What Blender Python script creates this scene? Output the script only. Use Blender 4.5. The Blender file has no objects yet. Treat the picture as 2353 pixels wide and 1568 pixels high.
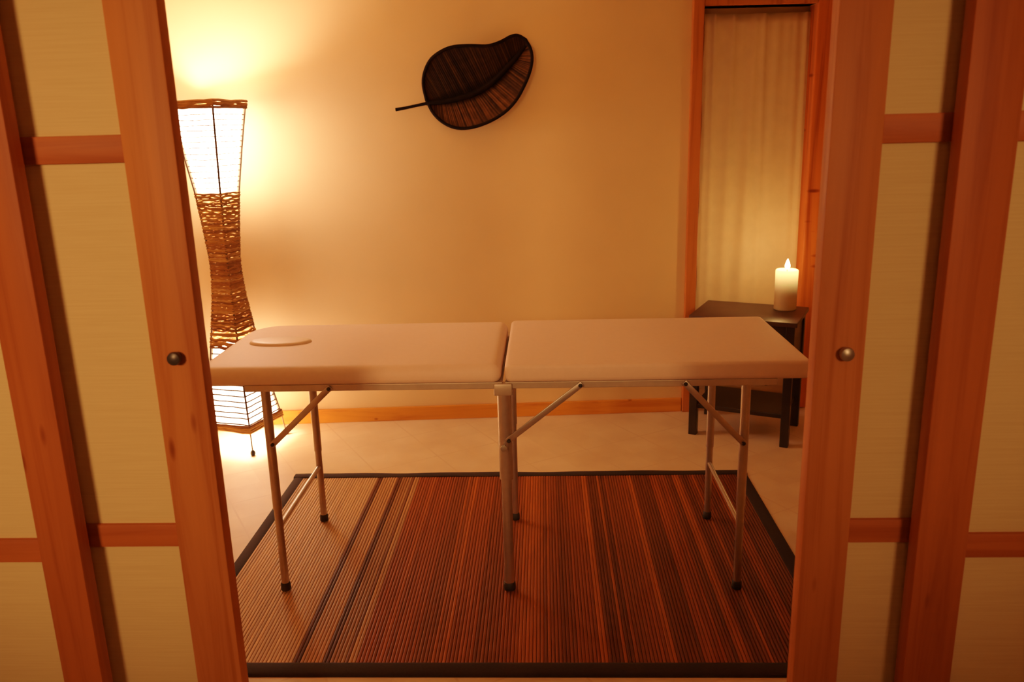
import bpy, bmesh, math, random
from mathutils import Vector, Matrix
random.seed(7)
sc = bpy.context.scene
col = sc.collection
PI = math.pi

# ------------------------------------------------------------------ materials
def new_mat(name):
    m = bpy.data.materials.new(name); m.use_nodes = True
    nt = m.node_tree; nt.nodes.clear()
    out = nt.nodes.new('ShaderNodeOutputMaterial')
    b = nt.nodes.new('ShaderNodeBsdfPrincipled')
    nt.links.new(b.outputs[0], out.inputs[0])
    return m, nt, b, out

def N(nt, typ, **kw):
    n = nt.nodes.new(typ)
    for k, v in kw.items():
        if k in n.inputs: n.inputs[k].default_value = v
        else: setattr(n, k, v)
    return n

def objco(nt, scale=(1, 1, 1), rot=(0, 0, 0)):
    tc = N(nt, 'ShaderNodeTexCoord'); mp = N(nt, 'ShaderNodeMapping')
    mp.inputs['Scale'].default_value = scale; mp.inputs['Rotation'].default_value = rot
    nt.links.new(tc.outputs['Object'], mp.inputs[0])
    return mp.outputs[0]

def ramp(nt, fac, stops):
    r = N(nt, 'ShaderNodeValToRGB'); cr = r.color_ramp
    while len(cr.elements) > 1: cr.elements.remove(cr.elements[-1])
    cr.elements[0].position = stops[0][0]; cr.elements[0].color = (*stops[0][1], 1)
    for p, c in stops[1:]:
        e = cr.elements.new(p); e.color = (*c, 1)
    nt.links.new(fac, r.inputs[0]); return r.outputs[0]

def plain(name, colr, rough=.5, metal=0., var=.08, scale=30, spec=.5, bump=0.):
    m, nt, b, o = new_mat(name)
    co = objco(nt)
    nz = N(nt, 'ShaderNodeTexNoise', Scale=scale, Detail=3.0); nt.links.new(co, nz.inputs['Vector'])
    lo = tuple(c * (1 - var) for c in colr); hi = tuple(min(1, c * (1 + var)) for c in colr)
    nt.links.new(ramp(nt, nz.outputs[0], [(.3, lo), (.7, hi)]), b.inputs['Base Color'])
    b.inputs['Roughness'].default_value = rough; b.inputs['Metallic'].default_value = metal
    b.inputs['Specular IOR Level'].default_value = spec
    if bump:
        bp = N(nt, 'ShaderNodeBump', Strength=bump, Distance=.002)
        nt.links.new(nz.outputs[0], bp.inputs['Height']); nt.links.new(bp.outputs[0], b.inputs['Normal'])
    return m

def wood(name, axis, colr, dark, rough=.5, knots=True, knotsc=2.2, seed=0):
    """pine with grain running along axis (0,1,2)"""
    m, nt, b, o = new_mat(name)
    s = [28., 28., 28.]; s[axis] = 1.1
    co = objco(nt, tuple(s))
    oi = N(nt, 'ShaderNodeObjectInfo')
    add = N(nt, 'ShaderNodeVectorMath', operation='ADD')
    mul = N(nt, 'ShaderNodeVectorMath', operation='SCALE'); mul.inputs['Scale'].default_value = 37.
    nt.links.new(oi.outputs['Random'], mul.inputs[0])
    nt.links.new(co, add.inputs[0]); nt.links.new(mul.outputs[0], add.inputs[1])
    nz = N(nt, 'ShaderNodeTexNoise', Scale=1.0, Detail=4.0, Roughness=.6, Distortion=.6)
    nt.links.new(add.outputs[0], nz.inputs['Vector'])
    c = ramp(nt, nz.outputs[0], [(.28, dark), (.5, colr), (.75, tuple(min(1, x * 1.12) for x in colr))])
    s2 = [2., 2., 2.]; s2[axis] = .9
    co2 = objco(nt, tuple(s2)); nz2 = N(nt, 'ShaderNodeTexNoise', Scale=1.6, Detail=1.0)
    nt.links.new(co2, nz2.inputs['Vector'])
    mx = N(nt, 'ShaderNodeMix', data_type='RGBA', blend_type='MULTIPLY'); mx.inputs[0].default_value = .55
    nt.links.new(c, mx.inputs[6])
    nt.links.new(ramp(nt, nz2.outputs[0], [(.3, (.68, .58, .5)), (.65, (1, 1, 1))]), mx.inputs[7])
    last = mx.outputs[2]
    if knots:
        s3 = [13., 13., 13.]; s3[axis] = knotsc * 1.6
        if name == 'knotty_timber': s3 = [5., 5., 17.]
        co3 = objco(nt, tuple(s3)); vo = N(nt, 'ShaderNodeTexVoronoi', Scale=1.0)
        nt.links.new(co3, vo.inputs['Vector'])
        k = N(nt, 'ShaderNodeMix', data_type='RGBA', blend_type='MULTIPLY'); k.inputs[0].default_value = 1
        nt.links.new(last, k.inputs[6])
        nt.links.new(ramp(nt, vo.outputs['Distance'], [(.0, (.3, .2, .15)), (.06, (.55, .42, .35)), (.12, (1, 1, 1))] if name != 'knotty_timber' else [(.0, (.25, .15, .1)), (.10, (.45, .3, .25)), (.20, (1, 1, 1))]), k.inputs[7])
        last = k.outputs[2]
    nt.links.new(last, b.inputs['Base Color'])
    b.inputs['Roughness'].default_value = rough
    b.inputs['Specular IOR Level'].default_value = .22
    return m

WC, WD = (.63, .24, .078), (.46, .148, .040)
M = {}
M['wood_v'] = wood('pine_vertical', 2, WC, WD)
M['wood_h'] = wood('pine_horizontal', 0, (.54, .165, .048), (.43, .12, .032), knots=False)
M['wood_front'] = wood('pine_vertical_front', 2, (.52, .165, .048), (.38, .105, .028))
M['base_wood'] = wood('skirting_pine', 0, (.82, .34, .06), (.62, .2, .035), knotsc=5)
M['post_wood'] = wood('post_pine', 2, (.62, .21, .055), (.36, .10, .025), knotsc=3.2)
M['timber'] = wood('knotty_timber', 2, (.72, .20, .045), (.42, .09, .02), knotsc=9)

# shoji paper: fine horizontal laid lines, slightly translucent
def paper_mat():
    m, nt, b, out = new_mat('shoji_paper')
    co = objco(nt, (6, 6, 260)); nz = N(nt, 'ShaderNodeTexNoise', Scale=1.0, Detail=3.0)
    nt.links.new(co, nz.inputs['Vector'])
    c = ramp(nt, nz.outputs[0], [(.3, (.80, .62, .33)), (.7, (.86, .69, .38))])
    nt.links.new(c, b.inputs['Base Color']); b.inputs['Roughness'].default_value = .8
    b.inputs['Specular IOR Level'].default_value = .15
    tr = N(nt, 'ShaderNodeBsdfTranslucent'); nt.links.new(c, tr.inputs[0])
    mx = N(nt, 'ShaderNodeMixShader'); mx.inputs[0].default_value = .10
    nt.links.new(b.outputs[0], mx.inputs[1]); nt.links.new(tr.outputs[0], mx.inputs[2])
    nt.links.new(mx.outputs[0], out.inputs[0]); return m
M['paper'] = paper_mat()
M['wall'] = plain('warm_cream_plaster', (.84, .59, .32), .75, var=.035, scale=2.2, spec=.2, bump=.05)
M['ceiling'] = plain('cream_ceiling', (.82, .66, .45), .8, var=.03, scale=3, spec=.2)
M['vinyl'] = plain('white_leatherette', (.86, .64, .51), .58, var=.015, scale=60, spec=.4, bump=.03)
M['vinyl_plug'] = plain('white_leatherette_plug', (.84, .64, .48), .42, var=.015, scale=60, spec=.4)
M['alu'] = plain('brushed_aluminium', (.46, .40, .34), .36, metal=.8, var=.05, scale=40)
M['alu_frame'] = plain('satin_aluminium_rail', (.52, .43, .34), .45, metal=.5, var=.05, scale=40)
M['rubber'] = plain('black_rubber', (.02, .016, .014), .6)
M['dark_wood'] = plain('black_brown_wood', (.022, .014, .010), .38, var=.2, scale=14, spec=.5)
M['dark_top'] = plain('dark_brown_table_top', (.075, .04, .026), .42, var=.15, scale=8, spec=.4)
M['leafrim'] = plain('dark_rattan', (.010, .005, .003), .8, var=.3, scale=40, spec=.12)
M['steel'] = plain('dull_steel', (.42, .38, .32), .4, metal=.85)
M['knob_dark'] = plain('dark_bronze', (.10, .09, .08), .4, metal=.6)
M['border'] = plain('dark_brown_fabric_binding', (.022, .012, .009), .9, var=.2, scale=120, bump=.1)
M['track'] = plain('track_timber', (.5, .19, .06), .5)
M['curtain'] = plain('unbleached_cotton', (.88, .70, .47), .85, var=.04, scale=14, spec=.1, bump=.05)
M['rod'] = plain('dark_cane', (.10, .05, .022), .6, var=.3, scale=60)

def tiles():
    m, nt, b, out = new_mat('beige_floor_tile')
    tc = N(nt, 'ShaderNodeTexCoord')
    a = math.radians(31.5); size = .312
    def line(nx, ny, off):
        d = N(nt, 'ShaderNodeVectorMath', operation='DOT_PRODUCT'); d.inputs[1].default_value = (nx / size, ny / size, 0)
        nt.links.new(tc.outputs['Object'], d.inputs[0])
        ad = N(nt, 'ShaderNodeMath', operation='ADD'); ad.inputs[1].default_value = -off / size + 100.5
        nt.links.new(d.outputs['Value'], ad.inputs[0])
        fr = N(nt, 'ShaderNodeMath', operation='FRACT'); nt.links.new(ad.outputs[0], fr.inputs[0])
        su = N(nt, 'ShaderNodeMath', operation='SUBTRACT'); su.inputs[1].default_value = .5; nt.links.new(fr.outputs[0], su.inputs[0])
        ab = N(nt, 'ShaderNodeMath', operation='ABSOLUTE'); nt.links.new(su.outputs[0], ab.inputs[0])
        fl = N(nt, 'ShaderNodeMath', operation='FLOOR'); nt.links.new(ad.outputs[0], fl.inputs[0])
        return ab.outputs[0], fl.outputs[0]
    l1, f1 = line(math.cos(a), math.sin(a), 1.735)
    l2, f2 = line(-math.sin(a), math.cos(a), 3.30)
    mn = N(nt, 'ShaderNodeMath', operation='MINIMUM'); nt.links.new(l1, mn.inputs[0]); nt.links.new(l2, mn.inputs[1])
    grout = ramp(nt, mn.outputs[0], [(.0, (1, 1, 1)), (.008, (1, 1, 1)), (.014, (0, 0, 0))])
    cb = N(nt, 'ShaderNodeCombineXYZ'); nt.links.new(f1, cb.inputs[0]); nt.links.new(f2, cb.inputs[1])
    wn = N(nt, 'ShaderNodeTexWhiteNoise'); nt.links.new(cb.outputs[0], wn.inputs['Vector'])
    nz = N(nt, 'ShaderNodeTexNoise', Scale=5.0, Detail=5.0); nt.links.new(tc.outputs['Object'], nz.inputs['Vector'])
    base = ramp(nt, nz.outputs[0], [(.3, (.72, .52, .34)), (.5, (.78, .58, .38)), (.72, (.83, .64, .43))])
    m1 = N(nt, 'ShaderNodeMix', data_type='RGBA', blend_type='MULTIPLY'); m1.inputs[0].default_value = 1
    nt.links.new(base, m1.inputs[6]); nt.links.new(ramp(nt, wn.outputs['Value'], [(0, (.93, .92, .9)), (1, (1, 1, 1))]), m1.inputs[7])
    m2 = N(nt, 'ShaderNodeMix', data_type='RGBA')
    nt.links.new(grout, m2.inputs[0]); nt.links.new(m1.outputs[2], m2.inputs[6]); m2.inputs[7].default_value = (.70, .50, .32, 1)
    nt.links.new(m2.outputs[2], b.inputs['Base Color'])
    b.inputs['Roughness'].default_value = .5; b.inputs['Specular IOR Level'].default_value = .35
    return m
M['tile'] = tiles()

def attr_mat(name, rough, spec=.5, noise_scale=(200, 3, 200), var=.25, emit=0):
    m, nt, b, out = new_mat(name)
    at = N(nt, 'ShaderNodeVertexColor'); at.layer_name = 'Col'
    nz = N(nt, 'ShaderNodeTexNoise', Scale=1.0, Detail=3.0); nt.links.new(objco(nt, noise_scale), nz.inputs['Vector'])
    mx = N(nt, 'ShaderNodeMix', data_type='RGBA', blend_type='MULTIPLY'); mx.inputs[0].default_value = 1
    nt.links.new(at.outputs[0], mx.inputs[6])
    nt.links.new(ramp(nt, nz.outputs[0], [(.3, (1 - var,) * 3), (.7, (1, 1, 1))]), mx.inputs[7])
    nt.links.new(mx.outputs[2], b.inputs['Base Color'])
    b.inputs['Roughness'].default_value = rough; b.inputs['Specular IOR Level'].default_value = spec
    return m
M['slats'] = attr_mat('bamboo_slats', .5, .2)
M['weave'] = attr_mat('woven_banana_fibre', .6, .3, (30, 30, 90), .35)
M['leaf'] = attr_mat('woven_leaf_slats', .7, .12, (40, 40, 40), .4)

def glow(name, colr, strength, paper=(.85, .72, .5), mixf=.6):
    m, nt, b, out = new_mat(name)
    b.inputs['Base Color'].default_value = (*paper, 1); b.inputs['Roughness'].default_value = .8
    nz = N(nt, 'ShaderNodeTexNoise', Scale=25.0, Detail=2.0); nt.links.new(objco(nt), nz.inputs['Vector'])
    nt.links.new(ramp(nt, nz.outputs[0], [(.3, tuple(c * .85 for c in colr)), (.7, colr)]), b.inputs['Emission Color'])
    b.inputs['Emission Strength'].default_value = strength
    return m

# ------------------------------------------------------------------ geometry helpers
def bm_new(): return bmesh.new()

def box(bm, a, b, bevel=0., seg=2, xf=None):
    a = Vector(a); b = Vector(b); c = (a + b) / 2; d = b - a
    r = bmesh.ops.create_cube(bm, size=1)
    vs = r['verts']
    for v in vs: v.co = Vector((v.co.x * d.x, v.co.y * d.y, v.co.z * d.z)) + c
    if bevel:
        es = list({e for v in vs for e in v.link_edges})
        r2 = bmesh.ops.bevel(bm, geom=es, offset=bevel, segments=seg, profile=.5, affect='EDGES')
        vs = list({v for f in r2['faces'] for v in f.verts} | {v for v in vs if v.is_valid})
        allv = set(vs)
        st = list(vs)
        while st:
            v = st.pop()
            for e in v.link_edges:
                w = e.other_vert(v)
                if w not in allv: allv.add(w); st.append(w)
        vs = list(allv)
    if xf is not None:
        for v in vs: v.co = xf @ v.co
    return vs

def tube(bm, pts, r, n=10, closed=False, cap=True):
    pts = [Vector(p) for p in pts]; L = len(pts)
    rr = r if isinstance(r, (list, tuple)) else [r] * L
    rings = []; up = None
    for i, p in enumerate(pts):
        if closed: t = pts[(i + 1) % L] - pts[(i - 1) % L]
        else: t = pts[min(i + 1, L - 1)] - pts[max(i - 1, 0)]
        t.normalize()
        if up is None:
            up = Vector((0, 0, 1)) if abs(t.z) < .9 else Vector((1, 0, 0))
        x = t.cross(up).normalized(); y = x.cross(t).normalized(); up = y
        rings.append([bm.verts.new(p + (x * math.cos(2 * PI * k / n) + y * math.sin(2 * PI * k / n)) * rr[i]) for k in range(n)])
    for i in range(L if closed else L - 1):
        A, B = rings[i], rings[(i + 1) % L]
        for k in range(n):
            bm.faces.new((A[k], A[(k + 1) % n], B[(k + 1) % n], B[k]))
    if cap and not closed:
        bm.faces.new(rings[0][::-1]); bm.faces.new(rings[-1])

def lathe(bm, prof, c, n=32):
    c = Vector(c); rings = []
    for r, z in prof:
        if r < 1e-6: rings.append([bm.verts.new(c + Vector((0, 0, z)))])
        else: rings.append([bm.verts.new(c + Vector((r * math.cos(2 * PI * k / n), r * math.sin(2 * PI * k / n), z))) for k in range(n)])
    for A, B in zip(rings, rings[1:]):
        for k in range(n):
            k2 = (k + 1) % n
            if len(A) == 1: bm.faces.new((A[0], B[k2], B[k]))
            elif len(B) == 1: bm.faces.new((A[k], A[k2], B[0]))
            else: bm.faces.new((A[k], A[k2], B[k2], B[k]))

ROOT = {}
def thing(name, label, cat, loc, kind=None, group=None):
    o = bpy.data.objects.new(name, None); col.objects.link(o); o.location = loc
    o.empty_display_size = .1
    o['label'] = label
    if cat: o['category'] = cat
    if kind: o['kind'] = kind
    if group: o['group'] = group
    ROOT[o.name] = Vector(loc); return o

def obj(name, bm, m, parent=None, smooth=False, label=None, cat=None, kind=None, group=None, origin=None):
    bmesh.ops.recalc_face_normals(bm, faces=bm.faces[:])
    off = ROOT[parent.name] if parent else Vector(origin or (0, 0, 0))
    for v in bm.verts: v.co -= off
    me = bpy.data.meshes.new(name); bm.to_mesh(me); bm.free()
    if smooth:
        me.polygons.foreach_set('use_smooth', [True] * len(me.polygons))
        try: me.set_sharp_from_angle(angle=math.radians(42))
        except Exception: pass
    me.materials.append(m)
    o = bpy.data.objects.new(name, me); col.objects.link(o)
    if parent: o.parent = parent
    else: o.location = off
    ROOT[o.name] = off
    if label: o['label'] = label
    if cat: o['category'] = cat
    if kind: o['kind'] = kind
    if group: o['group'] = group
    return o

def vcol(me, fn):
    a = me.color_attributes.new('Col', 'FLOAT_COLOR', 'POINT')
    for i, v in enumerate(me.vertices): a.data[i].color = (*fn(i, v.co), 1)

# back wall frame: slightly turned against the doors
WA = math.radians(3.5); WO = Vector((-.25, 4.09, 0))
WT = Vector((math.cos(WA), math.sin(WA), 0)); WN = Vector((math.sin(WA), -math.cos(WA), 0))
# local (s, -d, z): x along wall, y away from the room, z up
WM = Matrix.Translation(WO) @ Matrix.Rotation(WA, 4, 'Z')
def W(s, d, z): return WO + WT * s + WN * d + Vector((0, 0, z))
def wbox(bm, s0, s1, d0, d1, z0, z1, bevel=0.): return box(bm, (s0, -d1, z0), (s1, -d0, z1), bevel, xf=WM)

# ------------------------------------------------------------------ room shell
XL, XR, CEIL, YB = -2.15, 2.15, 2.55, -2.6
bm = bm_new(); box(bm, (XL - .1, YB - .1, -.1), (XR + .1, 4.6, 0)); obj('floor', bm, M['tile'], label='beige diagonal tile floor under the rug and lamp', kind='structure')
bm = bm_new(); box(bm, (XL - .1, YB - .1, CEIL), (XR + .1, 4.6, CEIL + .1)); obj('ceiling', bm, M['ceiling'], label='plain cream ceiling above the treatment room', kind='structure')
# back wall with the curtained alcove
A0, A1, AZ, AD = 1.018, 1.60, 2.005, -.10
bm = bm_new()
wbox(bm, -1.95, A0, -.25, 0, 0, CEIL); wbox(bm, A1, 2.6, -.25, 0, 0, CEIL)
wbox(bm, A0, A1, -.25, 0, AZ, CEIL); wbox(bm, A0, A1, -.25, AD, 0, AZ)
obj('wall_back', bm, M['wall'], label='cream back wall behind the massage table', kind='structure')
bm = bm_new(); box(bm, (XL - .1, YB, 0), (XL, 4.5, CEIL)); obj('wall_left', bm, M['wall'], label='cream side wall left of the lamp', kind='structure')
bm = bm_new(); box(bm, (XR, YB, 0), (XR + .1, 4.5, CEIL)); obj('wall_right', bm, M['wall'], label='cream side wall right of the small table', kind='structure')
bm = bm_new(); box(bm, (XL, YB - .1, 0), (XR, YB, CEIL)); obj('wall_front', bm, M['wall'], label='cream wall behind the viewer facing the doors', kind='structure')
bm = bm_new(); box(bm, (XL, 1.555, 2.16), (XR, 1.655, CEIL)); obj('wall_over_doors', bm, M['wall'], label='cream wall above the sliding doors', kind='structure')
bm = bm_new(); box(bm, (XL, 1.545, 2.10), (XR, 1.66, 2.16), .004); obj('trim_1', bm, M['track'], label='timber head track over the sliding doors', kind='structure')
bm = bm_new(); wbox(bm, -1.9, .962, 0, .016, 0, .074, .003)
obj('baseboard_back', bm, M['base_wood'], label='orange pine baseboard along the back wall', kind='structure', origin=tuple(W(0, 0, 0)))
bm = bm_new(); wbox(bm, .965, A0, -.09, .028, 0, AZ + .10, .004)
obj('trim_2', bm, M['post_wood'], label='knotty pine post left of the curtain', kind='structure', origin=tuple(W(1, 0, 0)))
bm = bm_new(); wbox(bm, A1 - .045, A1 + .10, -.09, .022, 0, AZ + .10, .006)
obj('trim_3', bm, M['timber'], label='reddish knotty timber right of the curtain', kind='structure', origin=tuple(W(1.6, 0, 0)))
bm = bm_new(); wbox(bm, A0 + .001, A1 - .046, -.09, .024, AZ, AZ + .10, .004)
obj('trim_4', bm, M['post_wood'], label='pine head board above the curtain', kind='structure', origin=tuple(W(1.3, 0, 2)))

# ------------------------------------------------------------------ sliding doors
def shoji(name, label, x0, x1, yf, stile0, stile1, knob=None, wv='wood_v', T=.04, knobmat='steel'):
    t = thing(name, label, None, ((x0 + x1) / 2, yf + T / 2, 0), kind='structure')
    for a, b in ((x0, x0 + stile0), (x1 - stile1, x1)):
        bm = bm_new(); box(bm, (a, yf, .012), (b, yf + T, 2.098), .003); obj('stile', bm, M[wv], t, True)
    xi0, xi1 = x0 + stile0, x1 - stile1
    rails = [(.012, .13), (.602, .655), (1.429, 1.482), (1.99, 2.098)]
    for a, b in rails:
        bm = bm_new(); box(bm, (xi0, yf + .004, a), (xi1, yf + T - .004, b), .002); obj('rail', bm, M['wood_h'], t, True)
    for (_, a), (b, _) in zip(rails, rails[1:]):
        bm = bm_new(); box(bm, (xi0, yf + .014, a), (xi1, yf + .0165, b)); obj('paper_panel', bm, M['paper'], t)
    if knob:
        kx, kz = knob
        bm = bm_new()
        vs0 = len(bm.verts)
        lathe(bm, [(0.0, -.002), (.0085, -.002), (.0085, .004), (.013, .009), (.0145, .016), (.013, .022), (.007, .025), (0, .0255)], (0, 0, 0), 24)
        R = Matrix.Translation((kx, yf, kz)) @ Matrix.Rotation(PI / 2, 4, 'X')
        for v in bm.verts: v.co = R @ v.co
        obj('knob', bm, M[knobmat], t, True, label='small round metal pull knob')
    return t
shoji('door_1', 'sliding paper door left of the opening with dark knob', -1.59, -.708, 1.60, .10, .104, (-.757, 1.037), knobmat='knob_dark')
shoji('door_2', 'sliding paper door right of the opening with grey knob', .538, 1.42, 1.60, .098, .10, (.595, 1.025))
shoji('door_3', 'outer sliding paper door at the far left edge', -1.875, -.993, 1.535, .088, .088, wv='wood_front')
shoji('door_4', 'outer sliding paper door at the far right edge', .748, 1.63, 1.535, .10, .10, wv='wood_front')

# ------------------------------------------------------------------ bamboo rug
RX0, RX1, RY0, RY1 = -1.118, .860, 1.962, 3.352
rug = thing('bamboo_rug', 'brown bamboo slat rug with dark border under the massage table', 'rug', ((RX0 + RX1) / 2, (RY0 + RY1) / 2, 0))
pitch = .0108; sx0, sx1 = RX0 + .02, RX1 - .02
nsl = int((sx1 - sx0) / pitch)
rs = random.Random(3)
def mix(a, b, t): return tuple(x + (y - x) * t for x, y in zip(a, b))
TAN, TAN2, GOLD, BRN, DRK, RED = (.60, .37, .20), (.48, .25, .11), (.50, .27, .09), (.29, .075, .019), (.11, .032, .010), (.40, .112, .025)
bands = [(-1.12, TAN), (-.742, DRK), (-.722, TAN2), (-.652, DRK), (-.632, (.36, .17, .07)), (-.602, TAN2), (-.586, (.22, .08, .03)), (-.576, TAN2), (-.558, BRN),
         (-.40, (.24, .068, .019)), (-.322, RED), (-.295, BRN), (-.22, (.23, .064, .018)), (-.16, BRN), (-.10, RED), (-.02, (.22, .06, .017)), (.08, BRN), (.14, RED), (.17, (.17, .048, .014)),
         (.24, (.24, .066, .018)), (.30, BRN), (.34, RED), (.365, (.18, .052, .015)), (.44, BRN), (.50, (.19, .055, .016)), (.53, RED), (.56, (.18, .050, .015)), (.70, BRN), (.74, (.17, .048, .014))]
bm = bm_new(); cols = []
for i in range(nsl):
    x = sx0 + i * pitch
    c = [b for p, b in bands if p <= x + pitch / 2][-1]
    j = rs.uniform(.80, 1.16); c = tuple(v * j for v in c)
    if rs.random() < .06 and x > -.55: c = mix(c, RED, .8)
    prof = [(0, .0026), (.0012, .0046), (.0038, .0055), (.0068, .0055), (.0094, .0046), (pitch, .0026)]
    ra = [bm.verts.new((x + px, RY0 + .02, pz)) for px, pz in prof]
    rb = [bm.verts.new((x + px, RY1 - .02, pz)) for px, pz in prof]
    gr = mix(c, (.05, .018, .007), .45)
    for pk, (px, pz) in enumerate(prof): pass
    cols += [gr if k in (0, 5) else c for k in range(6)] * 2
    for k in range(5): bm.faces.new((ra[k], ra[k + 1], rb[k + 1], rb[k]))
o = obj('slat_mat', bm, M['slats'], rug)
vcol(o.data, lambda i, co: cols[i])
def border(a, b, wav=0):
    """a fabric binding folded over the edge, rounded, a little wavy"""
    bm = bm_new(); L = 40
    along = 0 if (b[0] - a[0]) > (b[1] - a[1]) else 1
    rows = []
    for i in range(L + 1):
        t = i / L
        dz = wav * (math.sin(t * 19) + .6 * math.sin(t * 41 + 1)) * .5 + abs(wav) * .6
        row = []
        for u, z in ((0, .0005), (.06, .006), (.2, .0085), (.5, .009), (.8, .0085), (.94, .006), (1, .0005)):
            if along == 0: p = (a[0] + (b[0] - a[0]) * t, a[1] + (b[1] - a[1]) * u, z + (dz if 0 < u < 1 else 0))
            else: p = (a[0] + (b[0] - a[0]) * u, a[1] + (b[1] - a[1]) * t, z + (dz if 0 < u < 1 else 0))
            row.append(bm.verts.new(p))
        rows.append(row)
    for A, B in zip(rows, rows[1:]):
        for k in range(6): bm.faces.new((A[k], A[k + 1], B[k + 1], B[k]))
        bm.faces.new((A[6], A[0], B[0], B[6]))
    bm.faces.new(rows[0]); bm.faces.new(rows[-1][::-1])
    obj('border', bm, M['border'], rug, True)
border((RX0, RY0, 0), (RX1, RY0 + .062, 0)); border((RX0, RY1 - .048, 0), (RX1, RY1, 0), .003)
border((RX0, RY0 + .062, 0), (RX0 + .046, RY1 - .048, 0)); border((RX1 - .056, RY0 + .062, 0), (RX1, RY1 - .048, 0))

# ------------------------------------------------------------------ massage table
TX0, TX1, TXM, TY0, TY1, ZT, ZB = -1.095, .798, -.130, 2.385, 2.988, .779, .722
mt = thing('massage_table', 'folding massage table with cream padded top and metal legs on the rug', 'massage table', (TXM, (TY0 + TY1) / 2, .009))

def rrect(x0, x1, y0, y1, rads, n=10):
    """outline, counter-clockwise from the front left; rads = (fl, fr, br, bl)"""
    pts = []
    for (cx, cy, r, a0) in ((x0, y0, rads[0], PI), (x1, y0, rads[1], 1.5 * PI), (x1, y1, rads[2], 0), (x0, y1, rads[3], .5 * PI)):
        ox = cx + (r if cx == x0 else -r); oy = cy + (r if cy == y0 else -r)
        for k in range(n + 1):
            a = a0 + (PI / 2) * k / n
            pts.append(Vector((ox + r * math.cos(a), oy + r * math.sin(a), 0)))
    return pts
def cushion(x0, x1, rads, edge):
    bm = bm_new(); c = Vector(((x0 + x1) / 2, (TY0 + TY1) / 2, 0)); H = ZT - ZB
    prof = [(.010, 0), (.003, .006), (0, .016), (0, H - edge)]
    for k in range(1, 7):
        a = PI / 2 * k / 6
        prof.append((edge * (1 - math.cos(a)), H - edge + edge * math.sin(a)))
    prof += [(edge + .03, H + .0012), (edge + .09, H + .002), (edge + .16, H + .0025)]
    rings = []
    for ins, z in prof:
        rd = tuple(max(r - ins, .004) for r in rads)
        rings.append([bm.verts.new((p.x, p.y, ZB + z)) for p in rrect(x0 + ins, x1 - ins, TY0 + ins, TY1 - ins, rd)])
    n = len(rings[0])
    for A, B in zip(rings, rings[1:]):
        for k in range(n): bm.faces.new((A[k], A[(k + 1) % n], B[(k + 1) % n], B[k]))
    bm.faces.new(rings[0][::-1]); bm.faces.new(rings[-1])
    return bm
head = obj('cushion', cushion(TX0, TXM - .008, (.055, .03, .03, .13), .032), M['vinyl'], mt, True, label='head half of the padded top with face hole')
obj('cushion', cushion(TXM + .004, TX1, (.022, .02, .02, .022), .013), M['vinyl'], mt, True, label='foot half of the padded top, plain')
# raised oval plug in the face hole
bm = bm_new(); cx, cy, ax, ay = -.910, 2.700, .106, .056
rings = []
for ins, z in ((0, -.004), (-.002, .002), (0, .006), (.004, .0095), (.012, .011), (.03, .0115)):
    rings.append([bm.verts.new((cx + (ax - ins) * math.cos(2 * PI * k / 48), cy + (ay - ins) * math.sin(2 * PI * k / 48), ZT + z)) for k in range(48)])
for A, B in zip(rings, rings[1:]):
    for k in range(48): bm.faces.new((A[k], A[(k + 1) % 48], B[(k + 1) % 48], B[k]))
bm.faces.new(rings[-1])
obj('face_hole_plug', bm, M['vinyl_plug'], head, True, label='oval plug filling the face hole')
# aluminium rails under the cushions
for x0, x1 in ((TX0 + .16, TXM - .004), (TXM + .004, TX1 - .10)):
    for y0 in (TY0 + .006, TY1 - .03):
        bm = bm_new(); box(bm, (x0, y0, ZB - .020), (x1, y0 + .024, ZB + .001), .002); obj('rail', bm, M['alu_frame'], mt)
for x0 in (TX0 + .16, TXM - .028, TXM + .006, TX1 - .124):
    bm = bm_new(); box(bm, (x0, TY0 + .03, ZB - .018), (x0 + .022, TY1 - .03, ZB), .002); obj('crossbar', bm, M['alu_frame'], mt)
for y in (TY0 - .004, TY1 - .028):
    bm = bm_new(); box(bm, (TXM - .030, y, ZB - .040), (TXM + .026, y + .032, ZB - .002), .004); obj('hinge_bracket', bm, M['alu_frame'], mt, True)
LX = (-.875, TXM, .609); LYF, LYB = 2.405, 2.90
def leg(x, y, r1, r2, zj):
    bm = bm_new(); tube(bm, [(x, y, ZB - .016), (x, y, zj)], r1, 16); tube(bm, [(x, y, zj + .01), (x, y, .022)], r2, 16)
    l = obj('leg', bm, M['alu'], mt, True)
    bm = bm_new(); lathe(bm, [(0, .0085), (r2 + .003, .0085), (r2 + .004, .012), (r2 + .003, .032), (r2 - .001, .036), (0, .036)], (x, y, 0), 16)
    obj('rubber_foot', bm, M['rubber'], l, True, label='black rubber foot')
    return l
for x in LX:
    mid = x == TXM
    for y in (LYF, LYB):
        leg(x + (.004 if mid and y == LYB else 0), y, .0215 if mid and y == LYF else .0145, .0165 if mid and y == LYF else .0125, .40 if mid else .30)
for y in (LYF,):
    bm = bm_new(); R = Matrix.Translation((TXM - .004, y - .02, .515)) @ Matrix.Rotation(PI / 2, 4, 'X')
    lathe(bm, [(0, 0), (.006, 0), (.006, .008), (.010, .010), (.010, .018), (0, .020)], (0, 0, 0), 16)
    for v in bm.verts: v.co = R @ v.co
    obj('height_screw', bm, M['steel'], mt, True)
for x in (LX[0], LX[2]):
    bm = bm_new(); tube(bm, [(x, LYF, .235), (x, LYB, .235)], .008, 12); obj('stretcher', bm, M['alu'], mt, True)
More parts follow.
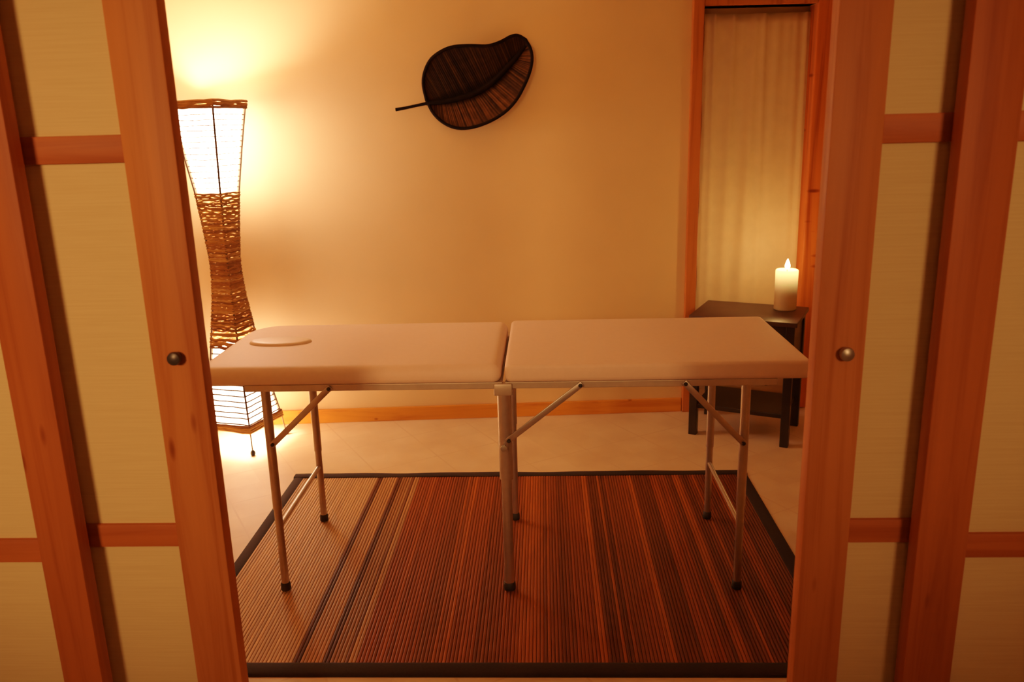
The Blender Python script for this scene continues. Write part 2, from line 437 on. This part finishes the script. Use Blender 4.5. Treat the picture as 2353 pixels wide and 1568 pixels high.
def brace(p, q):
    bm = bm_new(); p = Vector(p); q = Vector(q); d = (q - p); L = d.length
    ang = math.atan2(d.z, d.x)
    X = Matrix.Translation(p) @ Matrix.Rotation(-ang, 4, 'Y')
    box(bm, (-.008, -.003, -.0095), (L + .008, .003, .0095), .002, xf=X)
    o = obj('brace', bm, M['alu'], mt, True)
    for c in (p, q):
        R = Matrix.Translation(c + Vector((0, -.003, 0))) @ Matrix.Rotation(PI / 2, 4, 'X')
        b2 = bm_new(); lathe(b2, [(0, 0), (.006, 0), (.006, .003), (.004, .0055), (0, .006)], (0, 0, 0), 12)
        for v in b2.verts: v.co = R @ v.co
        obj('rivet', b2, M['rubber'], o, True, label='small dark rivet')
brace((-.669, 2.386, .712), (-.862, 2.386, .53)); brace((.104, 2.386, .712), (-.118, 2.38, .537)); brace((.422, 2.386, .712), (.604, 2.386, .518))
bm = bm_new(); box(bm, (.662, 2.40, .698), (.672, 2.412, .724), .002); obj('catch_pin', bm, M['rubber'], mt)

# ------------------------------------------------------------------ rattan floor lamp
LC = Vector((-1.494, 3.765, 0)); dR = Vector((.873, .488, 0)); dF = Vector((.485, -.874, 0))
PROF = [(0, .203), (.113, .187), (.27, .151), (.40, .126), (.58, .098), (.73, .076), (.82, .068), (.90, .066), (1.06, .079), (1.22, .097), (1.42, .131), (1.62, .168)]
def prad(z):
    for (z0, r0), (z1, r1) in zip(PROF, PROF[1:]):
        if z <= z1: return r0 + (r1 - r0) * (z - z0) / (z1 - z0)
    return PROF[-1][1]
DIRS = [dF, dR, -dF, -dR]
def sq(z, off=0.): return [LC + d * (prad(z) + off) + Vector((0, 0, z)) for d in DIRS]
lamp = thing('floor_lamp', 'glowing hourglass floor lamp of woven cane in the left corner', 'floor lamp', tuple(LC))
ZL, ZU = .50, 1.225
def skin(z0, z1, off, n=14):
    bm = bm_new(); rings = []
    for i in range(n + 1):
        z = z0 + (z1 - z0) * i / n; rings.append([bm.verts.new(p) for p in sq(z, off)])
    for A, B in zip(rings, rings[1:]):
        for k in range(4): bm.faces.new((A[k], A[(k + 1) % 4], B[(k + 1) % 4], B[k]))
    return bm
LAMPC = (1., .63, .41)
M['shade_up'] = glow('lit_paper_shade', LAMPC, 57.)
M['shade_low'] = glow('lit_paper_shade_low', LAMPC, 28.)
obj('upper_shade', skin(ZU, 1.605, -.012), M['shade_up'], lamp, label='brightly lit upper paper shade')
obj('lower_shade', skin(.122, ZL, -.012), M['shade_low'], lamp, label='brightly lit lower paper shade')
for d in DIRS:
    bm = bm_new(); tube(bm, [LC + d * (prad(z) - .002) + Vector((0, 0, z)) for z in [.02, .06, .113, .2, .27, .4, .5, .58, .73, .82, .9, .98, 1.06, 1.22, 1.32, 1.42, 1.52, 1.615]],
                        [.0035] * 3 + [.005] * 15, 8)
    r = obj('corner_rod', bm, M['rod'], lamp, True)
    p = LC + d * prad(0.01)
    bm = bm_new(); lathe(bm, [(0, 0.0), (.009, .001), (.012, .009), (.011, .018), (.006, .026), (0, .028)], (p.x, p.y, 0), 16)
    obj('foot_cap', bm, M['rubber'], r, True, label='small round black foot')
rl = random.Random(11)
def loop(bm, z, r, off, jit, cols=None, c=None):
    pts = []
    cs = sq(z, off)
    for k in range(4):
        a, b = cs[k], cs[(k + 1) % 4]
        for s in range(6):
            p = a.lerp(b, s / 6); p.z += rl.uniform(-jit, jit); pts.append(p)
    n0 = len(bm.verts); tube(bm, pts, r, 6, closed=True)
    if cols is not None: cols += [c] * (len(bm.verts) - n0)
# woven middle: irregular strands with gaps
bm = bm_new(); cols = []; z = ZL
STR = [(.50, .24, .075), (.36, .15, .045), (.60, .33, .12), (.44, .20, .06), (.27, .11, .035)]
while z < ZU:
    r = rl.uniform(.0035, .0065); c = rl.choice(STR)
    loop(bm, z, r, .001, .004, cols, c); z += r * rl.uniform(1.35, 1.9)
    if z < .72 and rl.random() < .25: z += .006
o = obj('woven_sleeve', bm, M['weave'], lamp, True, label='brown woven cane middle section')
vcol(o.data, lambda i, co: cols[i])
def wires(name, z0, z1, step, r):
    bm = bm_new(); z = z0
    while z < z1: loop(bm, z, r, -.004, .0015); z += step * rl.uniform(.85, 1.15)
    obj(name, bm, M['rod'], lamp, True)
wires('cane_bands', ZU + .02, 1.59, .024, .0022); wires('cane_bands', .142, ZL - .01, .027, .0036)
for z0, z1 in ((1.597, 1.626), (.108, .134)):
    bm = bm_new(); cols2 = []; z = z0
    while z <= z1:
        loop(bm, z, .0065, .003, .003, cols2, rl.choice(STR)); z += .0085
    o = obj('rim', bm, M['weave'], lamp, True)
    vcol(o.data, lambda i, co: cols2[i])
def point(name, loc, power, colr, r):
    l = bpy.data.lights.new(name, 'POINT'); l.energy = power; l.color = colr; l.shadow_soft_size = r
    o = bpy.data.objects.new(name, l); o.location = loc; col.objects.link(o); return o
point('lamp_upper_light', (LC.x, LC.y, 1.50), 95, LAMPC, .05)
point('lamp_lower_light', (LC.x, LC.y, .27), 34, LAMPC, .04)

# ------------------------------------------------------------------ leaf wall ornament
def P(s, z, d): return W(s, d, z)
outl = [(-.299, 1.613), (-.31, 1.682), (-.299, 1.74), (-.268, 1.792), (-.221, 1.825), (-.164, 1.845), (-.083, 1.849), (-.001, 1.846), (.06, 1.863), (.105, 1.885), (.142, 1.891),
        (.178, 1.872), (.199, 1.833), (.206, 1.786), (.194, 1.729), (.163, 1.661), (.124, 1.599), (.071, 1.548), (-.002, 1.507), (-.086, 1.482), (-.159, 1.481), (-.22, 1.506), (-.269, 1.553)]
ribp = [(-.302, 1.598), (-.24, 1.603), (-.174, 1.612), (-.07, 1.638), (.014, 1.684), (.098, 1.76), (.14, 1.803), (.178, 1.848)]
def crs(pts, n, closed=False):
    L = len(pts); out = []
    for i in range(n):
        u = i / (n if closed else n - 1) * (L if closed else L - 1); k = int(u); f = u - k
        if not closed and k >= L - 1: k, f = L - 2, 1.
        g = lambda j: pts[j % L] if closed else pts[max(0, min(L - 1, j))]
        p0, p1, p2, p3 = g(k - 1), g(k), g(k + 1), g(k + 2)
        out.append(tuple(.5 * (2 * b + (c - a) * f + (2 * a - 5 * b + 4 * c - d) * f * f + (3 * b - a - 3 * c + d) * f ** 3) for a, b, c, d in zip(p0, p1, p2, p3)))
    return out
leaf = thing('leaf_wall_hanging', 'large dark woven leaf with stem hung on the back wall', 'wall decoration', tuple(P(-.05, 1.68, 0)))
NL = 150
upper = crs([outl[0]] + outl[1:11] + [outl[11]], NL); lower = crs([outl[0]] + outl[:10:-1], NL)
rib = crs(ribp, NL)
# centre lines: base and tip depths: blade cups toward the wall at the rib
bm = bm_new(); cols = []; rc = random.Random(5)
def depth(u, v): # v 0 rib .. 1 edge
    return .022 + .050 * v ** 1.3 * math.sin(PI * min(max(u, .04), .96)) + .012 * u
for side, edge in ((0, upper), (1, lower)):
    grid = []
    for i in range(NL):
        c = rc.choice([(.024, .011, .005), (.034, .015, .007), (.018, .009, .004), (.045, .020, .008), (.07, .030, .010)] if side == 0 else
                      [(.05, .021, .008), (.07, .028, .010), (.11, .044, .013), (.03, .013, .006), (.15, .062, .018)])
        row = []; u = i / (NL - 1)
        for j in range(9):
            v = j / 8
            s = rib[i][0] + (edge[i][0] - rib[i][0]) * v; z = rib[i][1] + (edge[i][1] - rib[i][1]) * v
            row.append(bm.verts.new(P(s, z, depth(u, v) + (.0016 if i % 2 else 0) * math.sin(PI * v))))
            rib_shade = .35 if v < .22 else 1.  # shadow band along the midrib is painted into the slat colours
            cols.append(tuple(x * rib_shade for x in c))
        grid.append(row)
    for A, B in zip(grid, grid[1:]):
        for k in range(8): bm.faces.new((A[k], A[k + 1], B[k + 1], B[k]))
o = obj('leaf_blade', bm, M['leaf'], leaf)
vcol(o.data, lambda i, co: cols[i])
bm = bm_new()
pts = [P(s, z, depth(i / (NL - 1), 1)) for i, (s, z) in enumerate(upper)][::3] + [P(s, z, depth(i / (NL - 1), 1)) for i, (s, z) in enumerate(lower)][::-1][::3]
tube(bm, pts, .0075, 8, closed=True); obj('leaf_rim', bm, M['leafrim'], leaf, True)
bm = bm_new(); pts = [P(s, z, depth(i / (NL - 1), 0) + .004) for i, (s, z) in enumerate(rib)][::4]
tube(bm, pts, [.006 + .009 * math.sin(PI * min(1, .12 + .85 * k / len(pts))) for k in range(len(pts))], 10); obj('midrib', bm, M['leafrim'], leaf, True)
bm = bm_new(); tube(bm, [P(-.448, 1.573, .03), P(-.40, 1.580, .03), P(-.345, 1.590, .028), P(-.29, 1.600, .028)], [.0085, .0075, .0072, .008], 10); obj('stem', bm, M['leafrim'], leaf, True)

# ------------------------------------------------------------------ curtain
bm = bm_new(); NU, NV = 110, 40; rows = []
c0, c1 = 1.036, 1.562
for j in range(NV + 1):
    v = j / NV; z = 1.978 - v * (1.978 - .10); row = []
    for i in range(NU + 1):
        u = i / NU
        sag = .004 * math.sin(u * PI)
        fold = .010 * math.sin(u * 13 + .5 + .8 * v) * (.55 + .45 * math.sin(u * 5 + 1.0)) + .006 * math.sin(u * 24 + 1.5 * v + 1) * (1 - .5 * v) + .004 * math.sin(u * 47 + 2) * max(0, 1 - 3 * v)
        for cu, wd, am, dr in ((.10, .022, .012, .02), (.28, .03, .014, -.03), (.47, .035, .022, -.05), (.56, .022, .014, .03), (.70, .05, .020, -.10), (.86, .03, .012, .03), (.95, .02, .014, 0)):
            fold += am * math.exp(-((u - cu - dr * v) / (wd * (1 + .9 * v))) ** 2) * (1 - .45 * v)
        s = c0 + (c1 - c0) * u + .012 * v * (1 if u > .5 else .6) * (u - .2)
        if u < .03: s += .004 * math.sin(v * 30)
        row.append(bm.verts.new(W(s, -.068 + fold * .9, z - sag * (1 - v))))
    rows.append(row)
for A, B in zip(rows, rows[1:]):
    for k in range(NU): bm.faces.new((A[k], A[k + 1], B[k + 1], B[k]))
o = obj('curtain', bm, M['curtain'], None, True, label='narrow beige cotton curtain between the timber posts', cat='curtain', origin=tuple(W(1.3, -.05, .1)))
sm = o.modifiers.new('thickness', 'SOLIDIFY'); sm.thickness = .0015

# ------------------------------------------------------------------ side table and candle
FR = Vector((1.107, 3.632, 0)); e1 = Vector((-.908, .419, 0)); e2 = Vector((.479, .878, 0))
e2 = Vector((.419, .908, 0))
ang = math.atan2(-e1.y, -e1.x)
TM = Matrix.Translation(FR) @ Matrix.Rotation(ang, 4, 'Z')   # local x toward FR from FL (negative = left), y to the back
st = thing('side_table', 'dark low side table with shelf in front of the curtain', 'side table', tuple(TM @ Vector((-.21, .155, 0))))
TW, TD = .43, .31
bm = bm_new(); box(bm, (-TW - .03, -.03, .578), (.03, TD + .03, .60), .004, xf=TM); obj('tabletop', bm, M['dark_top'], st, True)
for (x, y) in ((0, 0), (-TW, 0), (0, TD), (-TW, TD)):
    bm = bm_new(); box(bm, (x - .019, y - .019, 0), (x + .019, y + .019, .578), .002, xf=TM); obj('leg', bm, M['dark_wood'], st)
for a, b in (((-TW + .019, -.012, .40), (-.019, .006, .578)), ((-TW + .019, TD - .006, .43), (-.019, TD + .012, .578)), ((-.012, .019, .40), (.010, TD - .019, .578)), ((-TW - .010, .019, .43), (-TW + .012, TD - .019, .578))):
    bm = bm_new(); box(bm, a, b, .002, xf=TM); obj('apron', bm, M['dark_wood'], st)
bm = bm_new(); box(bm, (-TW + .005, -.005, .135), (-.005, TD + .005, .157), .003, xf=TM); obj('shelf', bm, M['dark_wood'], st)

cc = TM @ Vector((-.065, .225, 0)); cc = Vector((1.150, 3.890, 0))
cd = thing('pillar_candle', 'lit thick cream pillar candle on the dark side table', 'candle', (cc.x, cc.y, .60))
def wax():
    m, nt, b, out = new_mat('candle_wax')
    tc = N(nt, 'ShaderNodeTexCoord'); sp = N(nt, 'ShaderNodeSeparateXYZ'); nt.links.new(tc.outputs['Object'], sp.inputs[0])
    b.inputs['Base Color'].default_value = (.62, .43, .22, 1); b.inputs['Roughness'].default_value = .45
    b.inputs['Subsurface Weight'].default_value = .6; b.inputs['Subsurface Radius'].default_value = (.06, .03, .012); b.inputs['Subsurface Scale'].default_value = 1.
    # flame light in the wax is put in as emission, stronger towards the top
    mr = N(nt, 'ShaderNodeMapRange'); mr.inputs[1].default_value = .05; mr.inputs[2].default_value = .195; nt.links.new(sp.outputs[2], mr.inputs[0])
    pw = N(nt, 'ShaderNodeMath', operation='POWER'); pw.inputs[1].default_value = 3.0; nt.links.new(mr.outputs[0], pw.inputs[0])
    ml = N(nt, 'ShaderNodeMath', operation='MULTIPLY'); ml.inputs[1].default_value = 7.0; nt.links.new(pw.outputs[0], ml.inputs[0])
    b.inputs['Emission Color'].default_value = (1, .58, .16, 1); nt.links.new(ml.outputs[0], b.inputs['Emission Strength'])
    return m
M['wax'] = wax(); R0 = .052; CH = .192
bm = bm_new(); lathe(bm, [(0, 0), (R0 - .003, 0), (R0, .003), (R0, CH - .004), (R0 - .003, CH), (R0 - .010, CH - .002), (R0 - .016, CH - .010), (.012, CH - .013), (0, CH - .013)], (cc.x, cc.y, .60), 48)
obj('wax_body', bm, M['wax'], cd, True)
bm = bm_new(); tube(bm, [(cc.x, cc.y, .60 + CH - .014), (cc.x, cc.y, .60 + CH + .004), (cc.x + .002, cc.y, .60 + CH + .012)], .0016, 8); obj('wick', bm, M['rubber'], cd, True)
m, nt, b, out = new_mat('candle_flame')
em = N(nt, 'ShaderNodeEmission'); em.inputs[0].default_value = (1, .68, .30, 1); em.inputs[1].default_value = 60
nt.links.new(em.outputs[0], out.inputs[0]); M['flame'] = m; m.cycles.emission_sampling = 'NONE'; M['wax'].cycles.emission_sampling = 'NONE'
bm = bm_new(); lathe(bm, [(0, 0), (.006, .002), (.0115, .010), (.012, .018), (.009, .030), (.004, .043), (0, .050)], (cc.x + .001, cc.y, .60 + CH + .002), 20)
obj('flame', bm, M['flame'], cd, True, label='small bright flame')
point('candle_light', (cc.x, cc.y, .60 + CH + .05), 4.8, (1., .50, .16), .02)

# ------------------------------------------------------------------ room lights in the front room
def area(name, loc, target, power, size, colr):
    l = bpy.data.lights.new(name, 'AREA'); l.energy = power; l.color = colr; l.shape = 'DISK'; l.size = size
    o = bpy.data.objects.new(name, l); o.location = loc
    o.rotation_euler = (Vector(target) - Vector(loc)).to_track_quat('-Z', 'Y').to_euler(); col.objects.link(o); return o
FC = (1., .46, .185)
def spot(name, loc, target, power, size, blend, r, colr):
    l = bpy.data.lights.new(name, 'SPOT'); l.energy = power; l.color = colr; l.spot_size = math.radians(size); l.spot_blend = blend; l.shadow_soft_size = r
    o = bpy.data.objects.new(name, l); o.location = loc
    o.rotation_euler = (Vector(target) - Vector(loc)).to_track_quat('-Z', 'Y').to_euler(); col.objects.link(o); return o
spot('front_room_lamp_a', (-1.32, -1.2, 1.8), (-.92, 1.6, 1.15), 310, 46, 1., .20, FC)
spot('front_room_lamp_b', (.98, -1.2, 1.8), (.62, 1.6, 1.2), 150, 42, 1., .20, FC)
area('front_room_ceiling_lamp', (0, -.6, 2.5), (0, -.5, 0), 5, .5, FC)

w = bpy.data.worlds.new('World'); sc.world = w; w.use_nodes = True
w.node_tree.nodes['Background'].inputs[0].default_value = (1, .6, .3, 1); w.node_tree.nodes['Background'].inputs[1].default_value = .04

# ------------------------------------------------------------------ camera
cam = bpy.data.cameras.new('camera'); co = bpy.data.objects.new('camera', cam); col.objects.link(co)
right = Vector((0.99904479, 0.03540277, -0.02561563)); up = Vector((0.01586422, 0.25235761, 0.96750399)); fwd = Vector((-0.04071662, 0.96698618, -0.25155492))
mw = Matrix((right, up, -fwd)).transposed().to_4x4(); mw.translation = (0, 0, 1.4751)
co.matrix_world = mw
cam.sensor_width = 36; cam.lens = 1884.38 / 2353 * 36; cam.clip_start = .02
cam.dof.use_dof = True; cam.dof.focus_distance = 2.7; cam.dof.aperture_fstop = 4.0
sc.camera = co
sc.view_settings.view_transform = 'Standard'; sc.view_settings.look = 'None'; sc.view_settings.exposure = 0
# film response: gentle shoulder so the lamp rolls off to white
vs = sc.view_settings; vs.use_curve_mapping = True
cm = vs.curve_mapping; WL = 2.8
cm.white_level = (WL, WL, WL); cm.clip_max_y = 1.0
cv = cm.curves[3]
for px, py in ((.02, .012), (.06, .040), (.12, .09), (.25, .19), (.5, .345), (.9, .535), (1.5, .745), (2.2, .92)):
    cv.points.new(px / WL, py)
cv.points[0].location = (0, 0); cv.points[-1].location = (1, 1)
cm.update()

# lighter sampling for quicker, cleaner renders
cy = sc.cycles
cy.max_bounces = 7; cy.diffuse_bounces = 4; cy.glossy_bounces = 3; cy.transmission_bounces = 3; cy.transparent_max_bounces = 4
cy.caustics_reflective = False; cy.caustics_refractive = False
cy.use_adaptive_sampling = True; cy.adaptive_threshold = .03
cy.sample_clamp_indirect = 6.
